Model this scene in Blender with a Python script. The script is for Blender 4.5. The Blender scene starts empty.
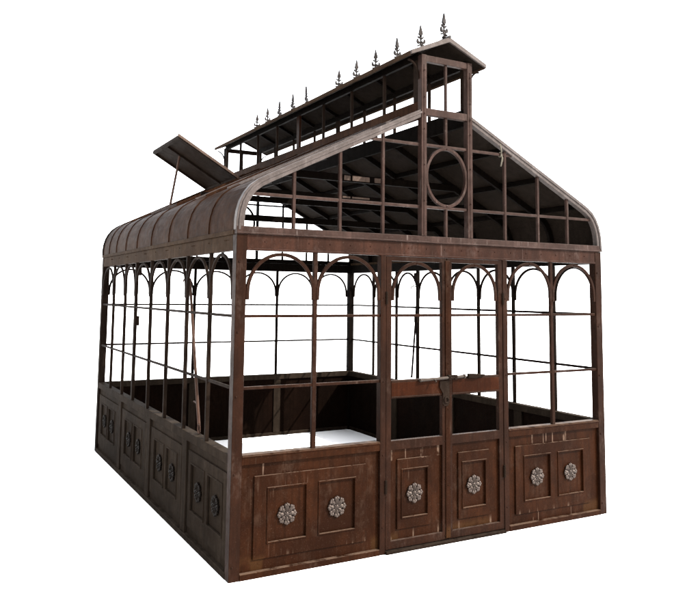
import bpy, bmesh, math, random
from mathutils import Vector, Matrix
random.seed(7)
R = math.radians
scene = bpy.context.scene
col = scene.collection
W, D = 3.66, 4.80                      # outer size of the greenhouse
Z_SILL, Z_HEAD, Z_EAVE = .845, 2.285, 2.40

# ------------------------------------------------------------------ materials
def iron(name, base, alt, light, rough=.5, streak=.5, spec=.4, patch=1.6, metal=0.0, bump=.25, speck=.5, ledge_light=0.0, ticks=0.0, ochre=None, chalk=0.0):
    base, alt, light = [tuple(v * .70 for v in q) for q in (base, alt, light)]
    m = bpy.data.materials.new(name); m.use_nodes = True
    nt = m.node_tree; N = nt.nodes; L = nt.links
    bs = N['Principled BSDF']
    geo = N.new('ShaderNodeNewGeometry')
    def noise(scale, mapscale, detail=6, rough_=.6, off=(0, 0, 0)):
        mp = N.new('ShaderNodeMapping'); mp.inputs['Scale'].default_value = mapscale
        mp.inputs['Location'].default_value = off
        L.new(geo.outputs['Position'], mp.inputs['Vector'])
        n = N.new('ShaderNodeTexNoise'); n.inputs['Scale'].default_value = scale
        n.inputs['Detail'].default_value = detail; n.inputs['Roughness'].default_value = rough_
        L.new(mp.outputs['Vector'], n.inputs['Vector'])
        return n.outputs['Fac']
    def ramp(f, a, b, ca=0.0, cb=1.0):
        r = N.new('ShaderNodeMapRange'); r.inputs['From Min'].default_value = a
        r.inputs['From Max'].default_value = b; r.inputs['To Min'].default_value = ca
        r.inputs['To Max'].default_value = cb; r.interpolation_type = 'SMOOTHSTEP'
        L.new(f, r.inputs['Value']); return r.outputs['Result']
    def mix(f, a, b, mode='MIX'):
        x = N.new('ShaderNodeMix'); x.data_type = 'RGBA'; x.blend_type = mode
        if isinstance(f, float): x.inputs['Factor'].default_value = f
        else: L.new(f, x.inputs['Factor'])
        for k, v in (('A', a), ('B', b)):
            s = [i for i in x.inputs if i.name == k and i.type == 'RGBA'][0]
            if isinstance(v, tuple): s.default_value = (*v, 1)
            else: L.new(v, s)
        return [o for o in x.outputs if o.type == 'RGBA'][0]
    def mul(a, b):
        x = N.new('ShaderNodeMath'); x.operation = 'MULTIPLY'
        for i, v in enumerate((a, b)):
            if isinstance(v, float): x.inputs[i].default_value = v
            else: L.new(v, x.inputs[i])
        return x.outputs[0]
    big = ramp(noise(patch, (1, 1, .8), 8, .65), .36, .64)
    c = mix(big, base, alt)
    # blotchy dark patina and chalky worn patches
    c = mix(mul(ramp(noise(13, (1, 1, .7), 8, .7, (7, 3, 1)), .47, .62), .55), c, tuple(v * .5 for v in base))
    if chalk:
        c = mix(mul(mul(ramp(noise(4.5, (1, 1, .6), 7, .7, (3, 8, 4)), .50, .68), ramp(noise(40, (1, 1, .5), 4, .6, (2, 8, 4)), .35, .6)), chalk), c, light)
    # soft vertical weather runs, a little darker or lighter than the paint
    run = ramp(noise(9, (3.2, 3.2, .22), 5, .6, (3, 1, 7)), .42, .70)
    dark = tuple(v * .45 for v in base)
    c = mix(mul(run, .7), c, dark)
    # thin pale scratches and old paint runs, only inside patches
    run2 = ramp(noise(26, (2.6, 2.6, .10), 3, .5, (9, 4, 2)), .63, .70)
    gate = ramp(noise(3.1, (1, 1, 1), 3, .5, (5, 5, 5)), .50, .64)
    c = mix(mul(mul(run2, gate), streak), c, light)
    if ticks:                          # pale upright paint runs left above and below the raised panels
        sx = N.new('ShaderNodeSeparateXYZ'); L.new(geo.outputs['Position'], sx.inputs[0])
        hi = mul(ramp(sx.outputs['Z'], .685, .692), ramp(sx.outputs['Z'], .778, .770))
        lo = mul(ramp(sx.outputs['Z'], .035, .045), ramp(sx.outputs['Z'], .165, .10))
        add = N.new('ShaderNodeMath'); add.operation = 'ADD'; L.new(hi, add.inputs[0]); L.new(lo, add.inputs[1])
        tk = ramp(noise(21, (1.6, 1.6, .03), 1, .4, (1.7, 4, 2)), .655, .70)
        brk = ramp(noise(7, (1, 1, 1), 3, .6, (1, 8, 2)), .40, .55)
        c = mix(mul(mul(mul(tk, add.outputs[0]), brk), ticks), c, light)
        blk = ramp(noise(3.4, (1, 1, .25), 1, .4, (4, 4, 2)), .5, .53)
        c = mix(mul(mul(blk, lo), .45), c, ochre or light)
    if ledge_light:                           # highlights on upward facing ledges put into the colour as pale wear
        nn = N.new('ShaderNodeSeparateXYZ'); L.new(geo.outputs['True Normal'], nn.inputs[0])
        c = mix(mul(mul(ramp(nn.outputs['Z'], .45, .9), ramp(noise(11, (1, 1, 1), 4, .6, (6, 2, 9)), .3, .55)), ledge_light), c, light)
    # pitted speckle
    fine = noise(95, (1, 1, 1), 4, .7)
    c = mix(mul(ramp(fine, .58, .74), speck), c, light)
    c = mix(mul(ramp(noise(55, (1, 1, 1), 4, .7, (2, 2, 2)), .56, .72), .6), c, dark)
    L.new(c, bs.inputs['Base Color'])
    L.new(ramp(noise(14, (1, 1, 1), 5, .6), .3, .7, rough - .04, rough + .06), bs.inputs['Roughness'])
    bs.inputs['Specular IOR Level'].default_value = spec
    bs.inputs['Metallic'].default_value = metal
    bs.inputs['Specular Tint'].default_value = (1, .80, .66, 1)
    b = N.new('ShaderNodeBump'); b.inputs['Strength'].default_value = bump
    b.inputs['Distance'].default_value = .004
    L.new(noise(48, (1, 1, 1), 6, .65), b.inputs['Height'])
    L.new(b.outputs['Normal'], bs.inputs['Normal'])
    return m

M = {
 'front': iron('rust brown painted iron', (.0118, .00370, .00138), (.0054, .00165, .00070), (.066, .043, .030), .45, .22, .014, bump=.3, ledge_light=.8, ticks=.7, ochre=(.016, .0072, .0025), speck=.18, patch=2.2, chalk=.12),
 'door': iron('red brown painted iron', (.0145, .00365, .00120), (.0070, .00185, .00068), (.062, .040, .028), .45, .22, .014, bump=.3, ledge_light=.6, speck=.16, patch=2.2, chalk=.10),
 'post': iron('brown painted iron post', (.0098, .0035, .0018), (.0050, .0018, .0010), (.048, .033, .026), .48, .3, .02, bump=.3, ledge_light=.7, speck=.25, patch=3, chalk=.26),
 'head': iron('mottled red brown header iron', (.0175, .0068, .0042), (.0075, .0027, .0017), (.060, .042, .036), .5, .45, .025, bump=.3, ledge_light=.6, speck=.3, patch=4, chalk=.34),
 'gable': iron('pale greyish brown iron', (.0225, .0127, .0104), (.0105, .0054, .0042), (.074, .058, .051), .5, .5, .03, bump=.3, ledge_light=.6, patch=4.5, chalk=.35),  # paler, greyer brown than the lower front
 'rim':   iron('chalky grey brown iron', (.0375, .0310, .0295), (.020, .0150, .0138), (.10, .088, .083), .5, .4, .1, ledge_light=.5, patch=6, chalk=.3),
 'side': iron('dark weathered bronze iron', (.0150, .0108, .0078), (.0086, .0061, .0044), (.034, .026, .020), .6, .3, .002, bump=.1, ledge_light=.5, speck=.25, chalk=.25),
 'beam':  iron('brown grey weathered iron', (.0255, .0160, .0100), (.0165, .0098, .0063), (.050, .035, .026), .6, .3, .003, bump=.06, speck=.25, chalk=.3),
 'bar':   iron('grey brown iron bar', (.0080, .0051, .0037), (.0052, .0032, .0023), (.028, .021, .016), .6, .3, .006, bump=.08, ledge_light=.4, chalk=.2),
 'roof': iron('brown roof sheet', (.0135, .0059, .0031), (.0205, .0097, .0054), (.036, .021, .013), .45, .2, .003, 1.2, bump=.04, speck=.15, chalk=.22),
 'edge': iron('worn pale metal edge and sunlit patch', (.062, .043, .034), (.036, .023, .017), (.10, .08, .07), .5, .3, .05),
 'roof_under': iron('dark roof underside', (.0082, .0060, .0046), (.0056, .0040, .0031), (.013, .010, .008), .8, .2, .01),  # darker tone for the undersides of the roof sheets
 'inner': iron('dark inner panel face', (.0030, .0013, .0008), (.0016, .0008, .0005), (.010, .0055, .0035), .8, .3, .01, chalk=.2),  # darker tone for the panel faces turned inward
 'dark':  iron('near black iron', (.0013, .0009, .0007), (.0019, .0013, .0010), (.006, .0045, .0035), .7, .2, .01),  # near black tone for roof members and the right and back walls
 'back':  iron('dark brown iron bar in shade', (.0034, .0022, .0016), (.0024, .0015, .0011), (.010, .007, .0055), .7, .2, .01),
 'cast':  iron('grey cast iron', (.0085, .0075, .0078), (.0055, .0048, .0049), (.04, .036, .036), .5, .3, .06),
 'rose': iron('pale worn cast metal', (.0165, .0112, .0098), (.0058, .0034, .0027), (.066, .056, .053), .42, .3, .2, 26, bump=.1, speck=.35, ledge_light=.35),
 'rosedark': iron('dark cast metal', (.0048, .0036, .0028), (.0028, .0021, .0016), (.013, .0105, .009), .5, .3, .02, 20, bump=.1, ledge_light=.4),
 'steel': iron('worn steel bolt', (.0075, .0052, .0041), (.0045, .0030, .0023), (.045, .034, .028), .4, .3, .15, 8, ledge_light=.5),
 'pole':  iron('weathered rusty pole', (.036, .0195, .0140), (.022, .0112, .0078), (.065, .046, .034), .55, .4, .05),
}
twm = bpy.data.materials.new('straw twine'); twm.use_nodes = True
b_ = twm.node_tree.nodes['Principled BSDF']; b_.inputs['Roughness'].default_value = .9
nz = twm.node_tree.nodes.new('ShaderNodeTexNoise'); nz.inputs['Scale'].default_value = 60
cr = twm.node_tree.nodes.new('ShaderNodeValToRGB')
cr.color_ramp.elements[0].color = (.020, .0155, .0085, 1); cr.color_ramp.elements[1].color = (.042, .035, .021, 1)
twm.node_tree.links.new(nz.outputs['Fac'], cr.inputs['Fac']); twm.node_tree.links.new(cr.outputs['Color'], b_.inputs['Base Color'])
M['twine'] = twm

# ------------------------------------------------------------------ mesh helpers
FRONT = lambda u, d, z: Vector((u, d, z))
BACK = lambda u, d, z: Vector((u, D - d, z))
LEFT = lambda u, d, z: Vector((d, u, z))
RIGHT = lambda u, d, z: Vector((W - d, u, z))

def hexa(bm, P):                       # eight corners: 4 bottom ring, 4 top ring
    v = [bm.verts.new(p) for p in P]
    for f in ((0, 1, 2, 3), (7, 6, 5, 4), (0, 4, 5, 1), (1, 5, 6, 2), (2, 6, 7, 3), (3, 7, 4, 0)):
        bm.faces.new([v[i] for i in f])
def box(bm, T, u0, u1, d0, d1, z0, z1):
    hexa(bm, [T(u0, d0, z0), T(u1, d0, z0), T(u1, d1, z0), T(u0, d1, z0),
              T(u0, d0, z1), T(u1, d0, z1), T(u1, d1, z1), T(u0, d1, z1)])
def poly(bm, T, pts, d0, d1):          # a flat outline in (u, z) with thickness
    a = [bm.verts.new(T(u, d0, z)) for u, z in pts]; b = [bm.verts.new(T(u, d1, z)) for u, z in pts]
    bm.faces.new(a); bm.faces.new(b[::-1]); n = len(pts)
    for i in range(n): bm.faces.new((a[i], b[i], b[(i + 1) % n], a[(i + 1) % n]))
def sweep(bm, T, pts, w, d0, d1, shift=0.0):   # a flat bar bent along a path in (u, z)
    n = len(pts); rings = []
    for i, (u, z) in enumerate(pts):
        p, q = pts[max(0, i - 1)], pts[min(n - 1, i + 1)]
        tx, tz = q[0] - p[0], q[1] - p[1]; l = math.hypot(tx, tz) or 1
        nx, nz_ = -tz / l, tx / l
        k = 1.0
        if 0 < i < n - 1:
            ax, az = pts[i][0] - p[0], pts[i][1] - p[1]; la = math.hypot(ax, az) or 1
            k = 1 / max(.6, abs(nx * (-az / la) + nz_ * (ax / la)))
        a, b = (shift - w / 2) * k, (shift + w / 2) * k
        rings.append([bm.verts.new(T(u + nx * s, d, z + nz_ * s)) for s, d in ((a, d0), (b, d0), (b, d1), (a, d1))])
    for r, s in zip(rings, rings[1:]):
        for k in range(4): bm.faces.new((r[k], r[(k + 1) % 4], s[(k + 1) % 4], s[k]))
    bm.faces.new(rings[0]); bm.faces.new(rings[-1][::-1])
def plate(bm, T, u0, u1, z0, z1, d0, d1, holes):   # one plate with rectangular holes (u0,u1,z0,z1)
    us = sorted({u0, u1, *[h[0] for h in holes], *[h[1] for h in holes]})
    zs = sorted({z0, z1, *[h[2] for h in holes], *[h[3] for h in holes]})
    solid = lambda i, j: 0 <= i < len(us) - 1 and 0 <= j < len(zs) - 1 and not any(
        h[0] <= (us[i] + us[i + 1]) / 2 <= h[1] and h[2] <= (zs[j] + zs[j + 1]) / 2 <= h[3] for h in holes)
    A = {}; B = {}
    def va(i, j):
        if (i, j) not in A: A[i, j] = bm.verts.new(T(us[i], d0, zs[j])); B[i, j] = bm.verts.new(T(us[i], d1, zs[j]))
        return A[i, j]
    for i in range(len(us) - 1):
        for j in range(len(zs) - 1):
            if not solid(i, j): continue
            q = [(i, j), (i + 1, j), (i + 1, j + 1), (i, j + 1)]
            for k in q: va(*k)
            bm.faces.new([A[k] for k in q]); bm.faces.new([B[k] for k in q[::-1]])
            for (e, nb) in (((q[0], q[1]), (i, j - 1)), ((q[1], q[2]), (i + 1, j)), ((q[2], q[3]), (i, j + 1)), ((q[3], q[0]), (i - 1, j))):
                if not solid(*nb): bm.faces.new((A[e[0]], B[e[0]], B[e[1]], A[e[1]]))
def ring(bm, T, u0, u1, z0, z1, w, d0, d1):
    plate(bm, T, u0, u1, z0, z1, d0, d1, [(u0 + w, u1 - w, z0 + w, z1 - w)])
def ball(bm, c, r, sc=(1, 1, 1), rot=None, sub=2):
    m = Matrix.Translation(c) @ (rot or Matrix()) @ Matrix.Diagonal((*[r * s for s in sc], 1))
    bmesh.ops.create_icosphere(bm, subdivisions=sub, radius=1, matrix=m)
def rod(bm, a, b, r, r2=None, seg=12):
    a, b = Vector(a), Vector(b); d = b - a
    m = Matrix.Translation((a + b) / 2) @ d.to_track_quat('Z', 'Y').to_matrix().to_4x4()
    bmesh.ops.create_cone(bm, cap_ends=True, segments=seg, radius1=r, radius2=r2 if r2 is not None else r, depth=d.length, matrix=m)
def tube(bm, pts, r, seg=8, closed=False):
    pts = [Vector(p) for p in pts]; n = len(pts); rings = []
    up = Vector((0.13, .37, .92)).normalized()
    for i, p in enumerate(pts):
        t = (pts[(i + 1) % n] - pts[i - 1]) if closed else (pts[min(n - 1, i + 1)] - pts[max(0, i - 1)])
        t.normalize(); x = t.cross(up).normalized(); y = x.cross(t)
        rings.append([bm.verts.new(p + (x * math.cos(a) + y * math.sin(a)) * r) for a in [2 * math.pi * k / seg for k in range(seg)]])
    pairs = list(zip(rings, rings[1:])) + ([(rings[-1], rings[0])] if closed else [])
    for a, b in pairs:
        for k in range(seg): bm.faces.new((a[k], a[(k + 1) % seg], b[(k + 1) % seg], b[k]))
    if not closed: bm.faces.new(rings[0][::-1]); bm.faces.new(rings[-1])
def rivet(bm, T, u, d, z, r=.009):
    ball(bm, T(u, d, z), r, (1, 1, 1), None, 1)

def obj(name, bm, m, parent=None, bevel=.0025, smooth=False, label=None):
    """links the mesh as ONE object whose origin is at its own base"""
    bmesh.ops.recalc_face_normals(bm, faces=bm.faces[:])
    vs = [v.co for v in bm.verts]
    lo = Vector([min(v[i] for v in vs) for i in range(3)]); hi = Vector([max(v[i] for v in vs) for i in range(3)])
    o_ = Vector(((lo.x + hi.x) / 2, (lo.y + hi.y) / 2, lo.z))
    bmesh.ops.translate(bm, verts=bm.verts[:], vec=-o_)
    me = bpy.data.meshes.new(name); bm.to_mesh(me); bm.free()
    for k in (m if isinstance(m, (list, tuple)) else [m]): me.materials.append(M[k])
    o = bpy.data.objects.new(name, me); col.objects.link(o)
    base = o_.copy()
    p = parent
    while p is not None: base = base - p.location; p = p.parent
    o.location = base; o.parent = parent
    if smooth:
        for f in me.polygons: f.use_smooth = True
    if bevel:
        b = o.modifiers.new('edge', 'BEVEL'); b.width = bevel; b.segments = 1; b.limit_method = 'ANGLE'
        b.angle_limit = R(40)
    if label: o['label'] = label
    return o
def part(name, m, parent, fn, **kw):
    bm = bmesh.new(); fn(bm); return obj(name, bm, m, parent, **kw)
def bx(name, m, parent, T, *a, **kw):
    return part(name, m, parent, lambda bm: box(bm, T, *a), **kw)
def thing(name, label, cat, loc=(0, 0, 0), group=None):
    o = bpy.data.objects.new(name, None); col.objects.link(o); o.location = loc
    o['label'] = label; o['category'] = cat
    if group: o['group'] = group
    return o
def put(o, loc, parent, rot=None):     # a copy of a small part, at a place given in world space
    c = o.copy(); col.objects.link(c); base = Vector(loc); p = parent
    while p is not None: base = base - p.location; p = p.parent
    c.parent = parent; c.location = base
    if rot is not None: c.rotation_euler = rot
    return c

# ------------------------------------------------------------------ the setting
def white_ground():
    m = bpy.data.materials.new('white ground'); m.use_nodes = True
    nt = m.node_tree; bs = nt.nodes['Principled BSDF']; bs.inputs['Roughness'].default_value = .9
    bs.inputs['Specular IOR Level'].default_value = .1
    n = nt.nodes.new('ShaderNodeTexNoise'); n.inputs['Scale'].default_value = .8; n.inputs['Detail'].default_value = 6
    r = nt.nodes.new('ShaderNodeValToRGB')
    r.color_ramp.elements[0].color = (.93, .93, .93, 1); r.color_ramp.elements[1].color = (.95, .95, .95, 1)
    nt.links.new(n.outputs['Fac'], r.inputs['Fac']); nt.links.new(r.outputs['Color'], bs.inputs['Base Color'])
    return m
M['ground'] = white_ground()
bm = bmesh.new(); S = 600
bm.faces.new([bm.verts.new(p) for p in ((-S, -S, 0), (S, -S, 0), (S, S, 0), (-S, S, 0))])
g = obj('ground', bm, 'ground', bevel=0); g['kind'] = 'structure'

# ------------------------------------------------------------------ the greenhouse
gh = thing('greenhouse', 'rust brown iron greenhouse with arched window bars and double door on white ground', 'greenhouse', (W / 2, D / 2, 0))

# --- cast rosettes: made once, copied (faces -Y)
def rosette_mesh(name, m):
    bm = bmesh.new()
    for k in range(8):
        a = k * math.pi / 4 + R(90); rot = Matrix.Rotation(-a, 4, 'Y')
        c = lambda r, s=0: Vector((math.cos(a) * r - math.sin(a) * s, -.006, math.sin(a) * r + math.cos(a) * s))
        ball(bm, c(.042), .028, (1, .42, .60), rot)
        ball(bm, c(.060, .010) + Vector((0, -.003, 0)), .0135, (1, .75, 1))
        ball(bm, c(.060, -.010) + Vector((0, -.003, 0)), .0135, (1, .75, 1))
        ball(bm, c(.070) + Vector((0, -.005, 0)), .0085, (1, .9, 1))
        ball(bm, c(.040) + Vector((0, -.011, 0)), .016, (1, .35, .28), rot)
    ball(bm, Vector((0, -.009, 0)), .017, (1, .7, 1))
    for k in range(7):
        a = 2 * k * math.pi / 7
        ball(bm, Vector((math.cos(a) * .019, -.014, math.sin(a) * .019)), .0062, (1, 1, 1), None, 1)
    ball(bm, Vector((0, -.021, 0)), .007, (1, 1, 1), None, 1)
    for v in bm.verts:
        if v.co.y > 0: v.co.y = .001
    bmesh.ops.recalc_face_normals(bm, faces=bm.faces[:])
    me = bpy.data.meshes.new(name); bm.to_mesh(me); bm.free(); me.materials.append(M[m])
    for f in me.polygons: f.use_smooth = True
    return bpy.data.objects.new('rosette', me)
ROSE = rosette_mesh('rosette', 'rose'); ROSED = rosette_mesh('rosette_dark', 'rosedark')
ROT = {FRONT: 0, BACK: math.pi, LEFT: -math.pi / 2, RIGHT: math.pi / 2}
def rosette(T, u, d, z, parent, dark=False):
    return put(ROSED if dark else ROSE, T(u, d, z), parent, (0, 0, ROT[T]))

def arch_path(u0, u1, zs=1.985, zt=2.262, foot=.055):
    c, a, h = (u0 + u1) / 2, (u1 - u0) / 2, zt - zs
    return [(u0, zs - foot)] + [(c - a * math.cos(t), zs + h * math.sin(t)) for t in [math.pi * k / 22 for k in range(23)]] + [(u1, zs - foot)]
def arch(T, u0, u1, m, parent, d0=.002, d1=.022, w=.026, zt=2.262):
    def f(bm):
        sweep(bm, T, arch_path(u0 + w / 2, u1 - w / 2, zt=zt), w, d0, d1)
        rivet(bm, T, (u0 + u1) / 2, d0, zt, .008)
    return part('arch', m, parent, f)

def base_panel(T, u0, u1, fields, zr, m, parent, holes, z0=.045, z1=.775, d=.028, dark=False, fz=(.12, .69), hz=(.222, .60)):
    """panel sheet with a raised field, sunk boxes with mouldings and cast rosettes"""
    def f(bm):
        box(bm, T, u0, u1, d, d + .02, z0, z1)
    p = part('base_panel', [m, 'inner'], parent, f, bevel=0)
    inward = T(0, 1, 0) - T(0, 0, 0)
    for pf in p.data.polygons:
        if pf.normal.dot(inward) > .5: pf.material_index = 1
    def g_(bm):
        plate(bm, T, fields[0], fields[1], fz[0], fz[1], d - .014, d - .0008, [(h[0], h[1], hz[0], hz[1]) for h in holes])
    part('raised_field', m, p, g_)
    for h in holes:
        def r_(bm, h=h):
            ring(bm, T, h[0] - .005, h[1] + .005, hz[0] - .005, hz[1] + .005, .012, d - .021, d - .0009)
        part('moulding', m, p, r_)
        rosette(T, (h[0] + h[1]) / 2, d - .0005, zr, p, dark)
    return p

# --- corner posts
def corner(T, u0, u1, m):
    def f(bm):
        box(bm, T, u0, u1, 0, .078, 0, Z_EAVE - .001)
        for z in (.10, .72, 1.25, 1.70, 2.20): rivet(bm, T, (u0 * .72 + u1 * .28), -.001, z, .010)
    return part('corner_post', m, gh, f, bevel=.004)
corner(FRONT, 0, .080, 'post'); corner(FRONT, W - .080, W, 'post')
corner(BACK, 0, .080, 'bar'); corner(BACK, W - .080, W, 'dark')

# --- front wall
F = FRONT
for a, b in ((.080, 1.212), (2.502, W - .080)):
    bx('base_rail', 'front', gh, F, a, b, -.004, .055, 0, .044)
    def sill(bm, a=a, b=b):
        box(bm, F, a, b, .002, .075, .776, Z_SILL)
        box(bm, F, a, b, -.004, .0035, .825, .838)
    part('sill_rail', 'front', gh, sill)
for u0, u1 in ((1.212, 1.262), (2.450, 2.502)):
    def dp(bm, u0=u0, u1=u1):
        box(bm, F, u0, u1, 0, .060, 0, 2.2845)
        for z in (.2, .74, 1.3, 1.95): rivet(bm, F, (u0 + u1) / 2, -.001, z, .007)
    part('door_post', 'post', gh, dp)
bx('threshold', 'bar', gh, F, 1.263, 2.449, -.022, .052, 0, .022)
def header(bm):
    box(bm, F, .080, W - .080, .004, .060, 2.2855, 2.399)
    box(bm, F, .080, W - .080, -.003, .0055, 2.286, 2.300)
    for k in range(19): rivet(bm, F, .22 + k * .179, .003, 2.352, .007)
part('header_beam', 'head', gh, header)
base_panel(F, .081, 1.2115, (.182, 1.095), .402, 'front', gh, [(.285, .595), (.693, 1.003)])
base_panel(F, 2.5025, W - .081, (2.585, 3.475), .413, 'front', gh, [(2.680, 2.985), (3.075, 3.385)])
def upright(T, u, w, m, z0=Z_SILL + .0005, z1=2.2848, d0=.006, d1=.036, latch=False):
    def f(bm):
        box(bm, T, u - w / 2, u + w / 2, d0, d1, z0, z1)
        if latch:
            box(bm, T, u - w / 2 - .006, u + w / 2 + .006, d1 - .004, d1 + .022, 1.62, 1.72)
            box(bm, T, u - w / 2 - .006, u + w / 2 + .002, d1 - .004, d1 + .03, 2.15, 2.26)
    o = part('glazing_bar', m, gh, f)
    a = R(random.uniform(-.16, .16))   # old bars never stand quite true
    if T in (FRONT, BACK): o.rotation_euler.y = a
    else: o.rotation_euler.x = a
    return o
def transom(T, u0, u1, z, m, h=.022, d0=.010, d1=.030, parent=None):
    return bx('glazing_bar', m, parent or gh, T, u0, u1, d0, d1, z - h / 2, z + h / 2)
for a, c, b in ((.080, .640, 1.212), (2.502, 3.030, W - .080)):
    upright(F, c, .034, 'post')
    for z in (1.305, 1.812): transom(F, a, b, z, 'post')
    arch(F, a + .001, c - .004, 'post', gh); arch(F, c + .004, b - .001, 'post', gh)

# --- the double door: two leaves, each one part with its own sub-parts
def door(u0, u1, pu, fields, hole, meet):
    s0, s1 = (u0 + .048, u1 - .046)
    def leaf(bm):
        plate(bm, F, u0, u1, .030, 2.283, .004, .044,
              [(s0, s1, .090, .772), (s0, s1, .842, 1.165), (s0, s1, 1.306, 2.246)])
        for z in (1.175, 1.296):
            box(bm, F, s0, s1, .0005, .0045, z - .005, z + .005)
        for z in (.06, .50, .80, 1.75, 2.1): rivet(bm, F, (u1 - .022) if meet else (u0 + .024), .003, z, .006)
    d = part('door', 'post', gh, leaf)
    part('lock_rail', 'door', d, lambda bm: box(bm, F, s0 + .001, s1 - .001, .0008, .0036, 1.1815, 1.2895))
    def pan(bm): box(bm, F, s0, s1, .026, .042, .0905, .7715)
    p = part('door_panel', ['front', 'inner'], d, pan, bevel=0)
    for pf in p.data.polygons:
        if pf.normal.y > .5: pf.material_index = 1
    part('raised_field', 'front', d, lambda bm: plate(bm, F, fields[0], fields[1], .165, .695, .012, .0252, [(hole[0], hole[1], .245, .615)]))
    def r_(bm):
        ring(bm, F, hole[0] - .005, hole[1] + .005, .240, .620, .012, .005, .0251)
    part('moulding', 'front', d, r_)
    rosette(F, (hole[0] + hole[1]) / 2, .0255, .423, d)
    arch(F, s0 + .004, s1 - .004, 'post', d, .008, .026, zt=2.232)
    bx('glazing_bar', 'post', d, F, s0, s1, .012, .030, 1.801, 1.823)
    hu = u0 - .002 if not meet else u1 + .002
    hu = (u0 - .003) if pu == 'l' else (u1 + .003)
    for z in (.50, 1.95):
        part('hinge', 'bar', d, lambda bm, z=z: rod(bm, (hu, -.004, z - .05), (hu, -.004, z + .05), .010), bevel=0, smooth=False)
    return d
dl = door(1.266, 1.852, 'l', (1.378, 1.700), (1.418, 1.668), True)
dr = door(1.858, 2.446, 'r', (1.972, 2.295), (2.012, 2.258), False)
def astragal(bm):
    box(bm, F, 1.836, 1.882, -.004, .0035, .040, 2.262)
    for z in (.1, .45, .9, 1.05, 1.42, 1.75, 2.05): rivet(bm, F, 1.859, -.005, z, .006)
part('meeting_strip', 'front', dl, astragal)
def bolt(bm):
    rod(bm, (1.575, -.020, 1.298), (2.005, -.020, 1.312), .0125)
    ball(bm, Vector((1.575, -.020, 1.298)), .016, (1, 1, 1), None, 2)
    rod(bm, (2.005, -.020, 1.312), (2.020, -.020, 1.312), .018)
    rod(bm, (1.70, -.020, 1.302), (1.70, -.060, 1.288), .006)
part('bolt', 'steel', dl, bolt, bevel=0, smooth=False)
def guides(bm):
    for a, b in ((1.845, 1.875), (1.90, 1.935)): box(bm, F, a, b, -.036, .0035, 1.288, 1.328)
    box(bm, F, 1.875, 1.90, -.033, .0035, 1.291, 1.325)
part('bolt_guide', 'bar', dl, guides, bevel=.004)
part('bolt_keeper', 'bar', dr, lambda bm: poly(bm, F, [(2.055, 1.293), (2.13, 1.288), (2.235, 1.308), (2.235, 1.318), (2.13, 1.328), (2.055, 1.331)], -.024, .0035), bevel=.005)
def hasp(bm):
    poly(bm, F, [(1.770, 1.283), (1.770, 1.230), (1.802, 1.183), (1.798, 1.105), (1.815, 1.080), (1.850, 1.080), (1.868, 1.105), (1.868, 1.283)], -.014, -.0065)
    t = [2 * math.pi * k / 20 for k in range(20)]
    tube(bm, [(1.832 + .020 * math.cos(a), -.020, 1.130 + .022 * math.sin(a)) for a in t], .006, 8, True)
part('hasp', 'bar', dl, hasp, bevel=.002)

# --- the other three walls
def wall(T, L, posts, ups, m_panel, m_bar, m_beam, m_arch, thick=()):
    edges = [.080] + [x for p in posts for x in p] + [L - .080]
    bays = list(zip(edges[::2], edges[1::2]))
    c0, c1 = .0785, L - .0785
    bx('base_rail', m_panel, gh, T, c0, c1, -.003, .060, 0, .046)
    def sill(bm):
        box(bm, T, c0, c1, .002, .080, .7765, Z_SILL)
    part('sill_rail', m_panel, gh, sill)
    for a, b in posts:
        bx('wall_post', m_panel, gh, T, a, b, .006, .066, .0465, .776)
    for a, b in bays:
        a2, b2 = max(a, .0785), min(b, L - .0785)
        c = (a + b) / 2; fw = (b - a) / 2 - .035; hw = .165
        h = [(c - .205 - hw, c - .205 + hw), (c + .205 - hw, c + .205 + hw)]
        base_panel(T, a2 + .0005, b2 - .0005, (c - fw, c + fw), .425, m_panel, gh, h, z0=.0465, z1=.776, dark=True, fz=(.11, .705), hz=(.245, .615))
    def head(bm):
        box(bm, T, c0, c1, .003, .062, 2.2855, 2.398)
        n = int(L / .4)
        for k in range(n):
            u = .22 + k * .4
            for e in ((0,) if k % 2 else (-.035, 0, .035)): rivet(bm, T, u + e, .002, 2.362, .007)
    part('header_beam', m_beam, gh, head)
    for z in (1.305, 1.812):
        transom(T, c0, c1, z, m_bar, h=.024 if m_bar == 'back' else .022, d0=.012, d1=.030)
    pts = [.080] + list(ups) + [L - .080]
    for u in ups: upright(T, u, .052 if u in thick else (.034 if m_bar == 'back' else .030), m_bar, latch=u in thick)
    for a, b in zip(pts, pts[1:]): arch(T, a + .006, b - .006, m_arch, gh, w=.023 if m_bar == 'back' else .022)
SIDE_POSTS = ((1.05, 1.17), (2.22, 2.35), (3.46, 3.58))
SIDE_UPS = (.605, 1.20, 1.79, 2.40, 3.02, 3.52, 4.12)
wall(LEFT, D, SIDE_POSTS, SIDE_UPS, 'side', 'bar', 'beam', 'bar', (3.02,))
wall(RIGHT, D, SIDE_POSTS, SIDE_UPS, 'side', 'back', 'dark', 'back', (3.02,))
wall(BACK, W, ((1.17, 1.27), (2.39, 2.49)), (.63, 1.22, 1.83, 2.43, 3.02), 'side', 'back', 'dark', 'back')

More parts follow.
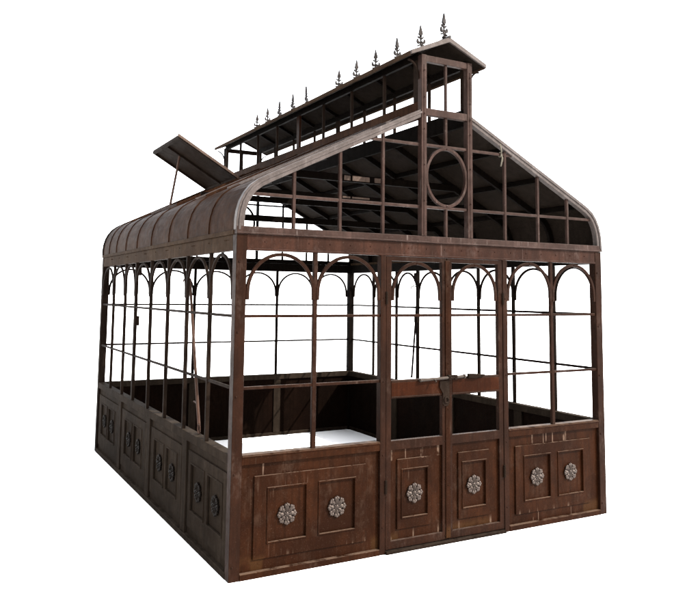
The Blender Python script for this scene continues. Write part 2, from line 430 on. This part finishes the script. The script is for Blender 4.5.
# --- roof profile: curved eave then a straight slope up to the lantern
XL, XR = 1.590, 2.120                  # lantern sides
PROF = [(.000, 2.430), (.001, 2.500), (.010, 2.570), (.030, 2.640), (.062, 2.703), (.105, 2.757), (.165, 2.803), (.250, 2.848)]
TOP = (XL, 3.505)
SL = (TOP[1] - PROF[-1][1]) / (TOP[0] - PROF[-1][0])
def roofz(x):
    x = min(x, W - x) if x > W / 2 else x
    P = PROF + [TOP]
    for (a, b), (c, d) in zip(P, P[1:]):
        if a <= x <= c: return b + (d - b) * (x - a) / max(1e-6, c - a)
    return TOP[1]
mir = lambda pts: [(W - x, z) for x, z in pts]
TR = (XR, 3.505)
PL = PROF + [TOP]; PR = mir(PROF) + [TR]
inset = lambda right: (lambda s: s if right else -s)
XZ = lambda y0: (lambda u, d, z: Vector((u, y0 + d, z)))

def roof_side(right):
    P = mir(PROF) if right else PROF
    top = TR if right else TOP
    sg = 1 if right else -1            # +normal of the path points inward for the right side
    y0, y1 = .052, D - .052
    def outward(bm_fn): return bm_fn
    # curved eave sheet
    def curve(bm): sweep(bm, XZ(0), P, .012, y0, y1, shift=sg * .006)
    ce = part('curved_eave', ['roof', 'roof_under'], gh, curve, bevel=0)
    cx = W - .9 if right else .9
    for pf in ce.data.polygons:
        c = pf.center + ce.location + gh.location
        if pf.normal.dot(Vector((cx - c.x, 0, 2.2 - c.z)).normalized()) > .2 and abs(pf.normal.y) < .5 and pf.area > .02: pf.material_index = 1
    for y in (.62, 1.18, 1.76, 2.40, 2.98, 3.50, 3.99, 4.40):
        w = .030 if y == 2.40 else .010
        part('seam', 'roof', ce, lambda bm: sweep(bm, XZ(y), P, .010, -w / 2, w / 2, shift=-sg * .0025), bevel=.002)
    # straight slope, with the vent opening left out on the left side
    u0, u1 = P[-1][0], top[0]
    VX0, VX1, VY0, VY1 = .285, .915, 2.47, 3.47
    xs = sorted([u0, u1] + ([] if right else [VX0, VX1])); ys = [y0, y1] if right else [y0, VY0, VY1, y1]
    zf = lambda x: P[-1][1] + (top[1] - P[-1][1]) * (x - u0) / (u1 - u0)
    T = lambda u, d, z: Vector((u, z, zf(u) + d))      # plate() in (x, y), thickness along z
    def slope(bm): plate(bm, T, min(xs), max(xs), y0, y1, -.016, -.001, [] if right else [(VX0, VX1, VY0, VY1)])
    rs = part('roof_slope', ['roof', 'roof_under'], gh, slope, bevel=0)
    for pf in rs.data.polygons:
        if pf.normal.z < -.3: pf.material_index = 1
    for y in (.32, .62, .9, 1.18, 1.47, 1.76, 2.40, 3.50, 3.99, 4.40):
        part('seam', 'rim' if y < 1.0 or y == 1.76 else 'roof', rs, lambda bm: sweep(bm, XZ(y), [(u0, zf(u0)), (u1, zf(u1))], .016, -.010, .010, shift=-sg * .007), bevel=.002)
    # rafters and purlins under the sheets
    for k, y in enumerate((.60, 1.20, 1.80, 2.40, 3.00, 3.60, 4.20)):
        w = .05 if k == 3 else .032
        part('rafter', 'dark', gh, lambda bm: sweep(bm, XZ(y), P + [top], .055, -w / 2, w / 2, shift=sg * .046), bevel=0)
    for f_ in (.02, .36, .70):
        x = u0 + (u1 - u0) * f_
        def pu(bm):
            box(bm, lambda u, d, z: Vector((x + u, d, zf(x) + z)), -.016, .016, y0, y1, -.066, -.026)
        part('purlin', 'dark', gh, pu, bevel=0)
    # eave moulding over the header
    xo = -.012 if not right else W + .012; xi = .05 if not right else W - .05
    def mo(bm):
        box(bm, lambda u, d, z: Vector((u, d, z)), min(xo, xi), max(xo, xi), .050, D - .050, 2.3985, 2.432)
    part('eave_moulding', 'beam', gh, mo)
    return ce
roof_side(False); roof_side(True)

# --- gables
def gable(T, m, mr, pw=.052):
    def rim(bm):
        # one closed outline: down the left, along the sill, up the right
        sweep(bm, T, [(x, z) for x, z in PL], .062, -.006, .048, shift=-.022)
        sweep(bm, T, [(x, z) for x, z in PR], .062, -.006, .048, shift=.022)
    gb = part('gable', mr, gh, rim, bevel=.003)
    def edge_(bm):
        sweep(bm, T, PL, .016, -.014, -.0055, shift=-.016); sweep(bm, T, PR, .016, -.014, -.0055, shift=.016)
    part('rim_bead', mr, gb, edge_, bevel=.002)
    def sill(bm):
        box(bm, T, -.004, W + .004, -.010, .050, 2.4005, 2.4575)
        box(bm, T, -.004, W + .004, -.016, -.0095, 2.402, 2.414)
    part('gable_sill', m, gb, sill)
    bar = lambda *a: bx('glazing_bar', m, gb, T, *a)
    for u in (.452, .845, 1.235, 2.500, 2.885, 3.245):
        bar(u - .012, u + .012, .008, .034, 2.458, roofz(u) - .045)
    e = lambda z, off=.03: next(x / 1000 for x in range(1, 1700) if roofz(x / 1000) > z + off)
    for z in (2.700, 3.220):
        for a, b in ((e(z), XL + .001), (XR - .001, W - e(z))):
            bar(a, b, .012, .030, z - .012, z + .012)
    posts = ((XL, XL + pw), (XR - pw, XR))
    for a, b in posts:
        def po(bm, a=a, b=b):
            box(bm, T, a, b, -.013, .045, 2.458, 3.9849)
            if pw > .05: box(bm, T, a + .020, a + .032, -.018, -.0125, 2.46, 3.90)
            for z in (2.75, 3.05, 3.35, 3.48, 3.62, 3.85): rivet(bm, T, (a + b) / 2, -.019, z, .009)
        part('gable_post', m, gb, po)
    i0, i1 = XL + pw, XR - pw; c = (XL + XR) / 2
    for z0, z1, d in ((2.689, 2.711, 0), (3.209, 3.231, 0), (3.470, 3.530, -.010)):
        bar(i0, i1, d, .036, z0, z1)
    for z0, z1 in ((2.458, 2.689), (3.231, 3.470)): bar(c - .012, c + .012, .004, .030, z0, z1)
    def oval(bm):
        n = 48
        A = [(c + .205 * math.cos(2 * math.pi * k / n), 2.960 + .243 * math.sin(2 * math.pi * k / n)) for k in range(n)]
        rg = []
        for k, (u, z) in enumerate(A):
            nx, nz_ = (u - c) / .205 ** 2, (z - 2.96) / .243 ** 2; l = math.hypot(nx, nz_); nx /= l; nz_ /= l
            rg.append([bm.verts.new(T(u + nx * s, d, z + nz_ * s)) for s, d in ((-.012, -.004), (.012, -.004), (.012, .026), (-.012, .026))])
        for k in range(n):
            r, s = rg[k], rg[(k + 1) % n]
            for q in range(4): bm.faces.new((r[q], r[(q + 1) % 4], s[(q + 1) % 4], s[q]))
        for a, zz in ((c, 3.205), (c, 2.715)): rivet(bm, T, a, -.005, zz, .009)
    part('oval_ring', m, gb, oval, bevel=.002)
    return gb
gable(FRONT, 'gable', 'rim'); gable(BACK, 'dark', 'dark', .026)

# --- collar and tie beams at mid length
XT = XZ(2.40)
bx('tie_beam', 'dark', gh, XT, .16, W - .16, -.022, .022, 2.745, 2.810)
bx('tie_beam', 'dark', gh, XT, .50, W - .50, -.020, .020, 2.955, 3.015)
XC = XZ(1.20)
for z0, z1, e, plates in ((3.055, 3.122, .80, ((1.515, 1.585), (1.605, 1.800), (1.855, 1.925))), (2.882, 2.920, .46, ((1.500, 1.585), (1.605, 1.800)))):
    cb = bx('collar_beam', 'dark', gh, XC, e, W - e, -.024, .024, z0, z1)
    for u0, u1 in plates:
        bx('sunlit_patch', 'edge', cb, XC, u0, u1, -.029, -.0245, z0 + .010, z1 - .010)  # thin pale plates added to stand in for sunlit patches on the beams

# --- raised ridge lantern
RZ, EZ, XE0, XE1 = 4.158, 3.985, 1.470, 2.242
c = (XL + XR) / 2
for T, m in ((FRONT, 'gable'), (BACK, 'bar')):
    bx('lantern_rail', m, gh, T, XL + .052, XR - .052, -.008, .036, 3.930, 3.984)
    bx('lantern_bar', m, gh, T, c - .011, c + .011, .004, .028, 3.5305, 3.9295)
for x0, x1, lp in ((XL, XL + .034, 1), (XR - .034, XR, 0)):
    mm = 'roof' if lp else 'dark'
    bx('lantern_sill', mm, gh, FRONT, x0, x1, .046, D - .046, 3.440, 3.590)
    bx('lantern_header', 'dark', gh, FRONT, x0, x1, .046, D - .046, 3.952, 4.016)
    for y in (.60, 1.20, 1.80, 2.40, 3.00, 3.60, 4.20):
        w = .07 if y == 2.40 else .024
        bx('lantern_bar', 'front' if y == 2.4 and lp else 'bar', gh, FRONT, x0 + .004, x1 - .004, y - w / 2, y + w / 2, 3.5905, 3.9515)
    for ya, yb in ((.046, .115), (D - .100, D - .046)):
        bx('lantern_post', 'bar', gh, FRONT, x0 + .002, x1 - .002, ya, yb, 3.5905, 3.9515)
def lroof(bm):
    t = .018
    y0, y1 = -.030, D + .030
    poly(bm, lambda u, d, z: Vector((u, d, z)), [(XE0, EZ), (c, RZ), (XE1, EZ), (XE1, EZ - t), (c, RZ - t * 1.12), (XE0, EZ - t)], y0, y1)
lr = part('lantern_roof', ['roof', 'roof_under'], gh, lroof, bevel=0)
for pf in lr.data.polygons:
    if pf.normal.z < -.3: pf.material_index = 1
for y0, y1, m in ((-.050, -.0305, 'rim'), (D + .0305, D + .050, 'bar')):
    def barge(bm):
        t = .034
        poly(bm, lambda u, d, z: Vector((u, d, z)), [(XE0 - .006, EZ + .004), (c, RZ + .006), (XE1 + .006, EZ + .004), (XE1 + .006, EZ - t + .002), (c, RZ - t * 1.1), (XE0 - .006, EZ - t + .002)], y0, y1)
    part('barge_board', m, lr, barge)
for xe, s in ((XE0, -1), (XE1, 1)):
    a, b = sorted((xe + s * .010, xe - s * .004))
    bx('eave_board', 'beam', lr, FRONT, a, b, -.030, D + .030, EZ - .034, EZ + .003)
for y in (.30, .60, .90, 1.20, 1.50, 1.80, 2.10, 2.40, 2.70, 3.00, 3.30, 3.60, 3.90, 4.20, 4.50)[1::2]:
    def raf(bm):
        sweep(bm, XZ(y), [(XL + .01, EZ + .054 - .012), (c, RZ - .012)], .030, -.013, .013, shift=-.024)
        sweep(bm, XZ(y), [(XR - .01, EZ + .054 - .012), (c, RZ - .012)], .030, -.013, .013, shift=.024)
    part('lantern_rafter', 'dark', lr, raf, bevel=0)
part('ridge_cap', 'cast', lr, lambda bm: rod(bm, (c, -.052, RZ + .008), (c, D + .052, RZ + .008), .013), bevel=0)
for y in (.030, D - .030):
    for xp, xe in ((XL, XE0), (XR, XE1)):
        def br(bm):
            s = -1 if xe < xp else 1
            A = [(xp + s * (.002 + .105 * (1 - math.cos(t))), 3.780 + .150 * math.sin(t)) for t in [math.pi / 2 * k / 10 for k in range(11)]]
            sweep(bm, XZ(y), A, .013, -.008, .008)
        part('eave_bracket', 'bar', lr, br, bevel=0)
# cast spear finials along the ridge, one lost from the row
def finial_mesh():
    bm = bmesh.new(); T = FRONT; h = .0065
    def sym(pts, t=h): poly(bm, T, pts + [(-u, z) for u, z in pts[::-1] if abs(u) > 1e-6], -t, t)
    sym([(0, .212), (.0035, .196), (.0095, .168), (.0165, .140), (.0180, .130), (.0100, .126), (.0045, .118), (0, .118)], .007)
    rod(bm, (0, 0, 0), (0, 0, .122), .0065, .0055, 8)
    ball(bm, Vector((0, 0, .012)), .0165, (1, 1, .75))
    ball(bm, Vector((0, 0, .116)), .0115, (1, 1, .6))
    ball(bm, Vector((0, 0, .066)), .0120, (1, 1, .8))
    ball(bm, Vector((0, 0, .048)), .010, (1.2, .8, 1.6)); ball(bm, Vector((0, 0, .092)), .009, (1.1, .8, 1.5))
    for s in (-1, 1):
        ball(bm, Vector((s * .017, 0, .062)), .0105, (1, .7, 1.1), None, 1); ball(bm, Vector((s * .030, 0, .086)), .0075, (1, .8, 1), None, 1)
        ball(bm, Vector((s * .014, 0, .100)), .0075, (1, .8, 1), None, 1); ball(bm, Vector((s * .028, 0, .034)), .0075, (1, .8, 1), None, 1)
        poly(bm, T, [(s * .003, .098), (s * .014, .096), (s * .026, .106), (s * .024, .116), (s * .017, .108), (s * .004, .106)], -h, h)
        poly(bm, T, [(s * .004, .056), (s * .020, .050), (s * .033, .056), (s * .038, .072), (s * .033, .088), (s * .026, .090), (s * .024, .078), (s * .018, .068), (s * .004, .074)], -h, h)
        poly(bm, T, [(s * .004, .050), (s * .014, .044), (s * .028, .040), (s * .034, .030), (s * .026, .028), (s * .014, .034), (s * .004, .038)], -h, h)
    bmesh.ops.recalc_face_normals(bm, faces=bm.faces[:])
    bmesh.ops.scale(bm, vec=(1.18, 1.3, 1.10), verts=bm.verts[:])
    me = bpy.data.meshes.new('finial'); bm.to_mesh(me); bm.free(); me.materials.append(M['cast'])
    return bpy.data.objects.new('finial', me)
FIN = finial_mesh()
for k, (y, rz) in enumerate(((.035, 10), (.376, -6), (.766, 12), (1.160, -14), (1.553, 6), (1.931, -10), (2.724, 45), (3.107, 32), (3.508, 36), (3.897, 14), (4.268, -8))):
    put(FIN, (c, y, RZ + .016), lr, (R(random.uniform(-2, 2)), R(random.uniform(-2.5, 2.5)), R(rz)))

# --- roof vent flap propped open on the left slope
HX, HZ, FX, FZ, VY0, VY1 = .925, 3.205, .262, 3.590, 2.455, 3.485
fz = lambda x: HZ + (FZ - HZ) * (x - HX) / (FX - HX)
TV = lambda u, d, z: Vector((u, z, fz(u) + d))
vent = part('roof_vent', ['roof', 'bar'], gh, lambda bm: plate(bm, TV, FX, HX, VY0, VY1, 0, .012, []), bevel=0)
for pf in vent.data.polygons:
    if pf.normal.z < -.3: pf.material_index = 1
part('vent_frame', 'bar', vent, lambda bm: plate(bm, TV, FX - .004, HX + .004, VY0 - .004, VY1 + .004, -.024, -.0005,
     [(FX + .022, HX - .022, VY0 + .022, (VY0 + VY1) / 2 - .012), (FX + .022, HX - .022, (VY0 + VY1) / 2 + .012, VY1 - .022)]))
part('vent_edge', 'edge', vent, lambda bm: box(bm, TV, FX - .010, HX, -.014, .018, VY0 - .014, VY0 - .0045))
part('prop_bar', 'pole', vent, lambda bm: rod(bm, (.325, 2.94, 2.880), (.425, 2.965, 3.468), .013), bevel=0)
def curb(bm): 
    zc = lambda x: 2.848 + SL * (x - .25)
    plate(bm, lambda u, d, z: Vector((u, z, zc(u) + d)), .262, .938, 2.448, 3.492, .0005, .028, [(.284, .916, 2.469, 3.471)])
part('vent_curb', 'roof', gh, curb)

# ------------------------------------------------------------------ loose things
def pole(name, label, top, bot, m, pin=True):
    top, bot = Vector(top), Vector(bot)
    t = thing(name, label, 'pole', bot, 'long iron poles leaning inside the side walls')
    part('shaft', m, t, lambda bm: rod(bm, bot + (top - bot) * .035, top, .0135, .012), bevel=0)
    ax = (top - bot).normalized()
    def ring_(bm):
        P0 = bot + ax * .035
        tube(bm, [P0 + Vector((0, math.sin(a) * .030, math.cos(a) * .042 - .020)) for a in [2 * math.pi * k / 18 for k in range(18)]], .0055, 8, True)
    part('ring', m, t, ring_, bevel=0, smooth=True)
    if pin:
        P1 = bot + (top - bot) * .165
        part('cross_pin', m, t, lambda bm: rod(bm, P1 + Vector((0, -.01, 0)), P1 + Vector((0, .10, .006)), .006), bevel=0)
    def hook(bm):
        P2 = bot + (top - bot) * .985
        tube(bm, [P2, P2 + Vector((-.012, .03, .015)), P2 + Vector((-.02, .07, .022)), P2 + Vector((-.022, .11, .010)), P2 + Vector((-.022, .125, -.008))], .006)
    part('hook', m, t, hook, bevel=0)
    return t
pole('window_pole', 'pinkish brown pole with ring end leaning inside the left window bars', (.078, 1.330, 2.095), (.062, .905, .872), 'pole')
pole('window_pole', 'near black pole leaning inside the right wall, seen through the left door leaf', (W - .066, 2.950, 2.085), (W - .062, 3.100, .872), 'dark', False)
# frayed twine tied round the gable's upper bar
def twine(bm):
    u = 2.452
    ring_ = [(u + .003 * math.sin(a * 3), .021 + .017 * math.cos(a), 3.220 + .019 * math.sin(a)) for a in [2 * math.pi * k / 14 for k in range(14)]]
    tube(bm, ring_, .005, 6, True)
    tube(bm, [(u, .003, 3.220), (u + .004, -.004, 3.185), (u - .006, -.006, 3.145), (u - .012, -.004, 3.112)], .0065, 6)
    tube(bm, [(u, .003, 3.222), (u - .006, -.006, 3.255), (u - .016, -.006, 3.290), (u - .014, -.003, 3.318)], .0055, 6)
    tube(bm, [(u, .003, 3.218), (u + .010, -.006, 3.190), (u + .008, -.008, 3.155)], .003, 6)
tw = part('twine', 'twine', None, twine, bevel=0, smooth=True)
tw['label'] = 'frayed straw coloured twine tied round the upper bar right of the gable oval'; tw['category'] = 'twine'

# ------------------------------------------------------------------ camera (solved from the photograph's edges)
f, cy, cx, X, Y, Z, yaw, pit, rol = 744.154, 219.663, 341.2165, -1.88839, -5.00993, 1.98082, .49984, .09901, .0112
fw = Vector((math.sin(yaw) * math.cos(pit), math.cos(yaw) * math.cos(pit), math.sin(pit)))
r0 = Vector((math.cos(yaw), -math.sin(yaw), 0)); u0 = r0.cross(fw)
r2 = r0 * math.cos(rol) + u0 * math.sin(rol); u2 = -r0 * math.sin(rol) + u0 * math.cos(rol)
cam = bpy.data.cameras.new('camera'); co = bpy.data.objects.new('camera', cam); col.objects.link(co)
mt = Matrix((r2, u2, -fw)).transposed().to_4x4(); mt.translation = (X, Y, Z); co.matrix_world = mt
cam.sensor_fit = 'HORIZONTAL'; cam.sensor_width = 36; cam.lens = f / 700 * 36
cam.shift_x = (350 - cx) / 700; cam.shift_y = -(300 - cy) / 700
cam.clip_start = .05; cam.clip_end = 3000
scene.camera = co

# ------------------------------------------------------------------ light: bright hazy daylight
SUN_AZ, SUN_EL = 42, 40                # degrees to the right of the door's outward normal, above the horizon
wd = bpy.data.worlds.new('World'); scene.world = wd; wd.use_nodes = True
nt = wd.node_tree; bg = nt.nodes['Background']
sky = nt.nodes.new('ShaderNodeTexSky'); sky.sky_type = 'NISHITA'; sky.sun_disc = False
sd = Vector((math.sin(R(SUN_AZ)) * math.cos(R(SUN_EL)), -math.cos(R(SUN_AZ)) * math.cos(R(SUN_EL)), math.sin(R(SUN_EL))))
sky.sun_elevation = R(SUN_EL); sky.sun_rotation = math.atan2(sd.x, sd.y)
sky.dust_density = 1.0; sky.air_density = 1.0; sky.ozone_density = 1
hs = nt.nodes.new('ShaderNodeHueSaturation'); hs.inputs['Saturation'].default_value = .12
nt.links.new(sky.outputs['Color'], hs.inputs['Color'])
nt.links.new(hs.outputs['Color'], bg.inputs['Color']); bg.inputs['Strength'].default_value = .15
sl = bpy.data.lights.new('sun', 'SUN'); sl.energy = 2.8; sl.angle = R(.5); sl.color = (1, .95, .88)
so = bpy.data.objects.new('sun', sl); col.objects.link(so)
so.rotation_euler = sd.to_track_quat('Z', 'Y').to_euler(); so.location = sd * 30
scene.view_settings.view_transform = 'Standard'; scene.view_settings.look = 'None'
scene.view_settings.exposure = 2.85; scene.view_settings.gamma = 1
scene.render.resolution_x, scene.render.resolution_y = 1024, 878
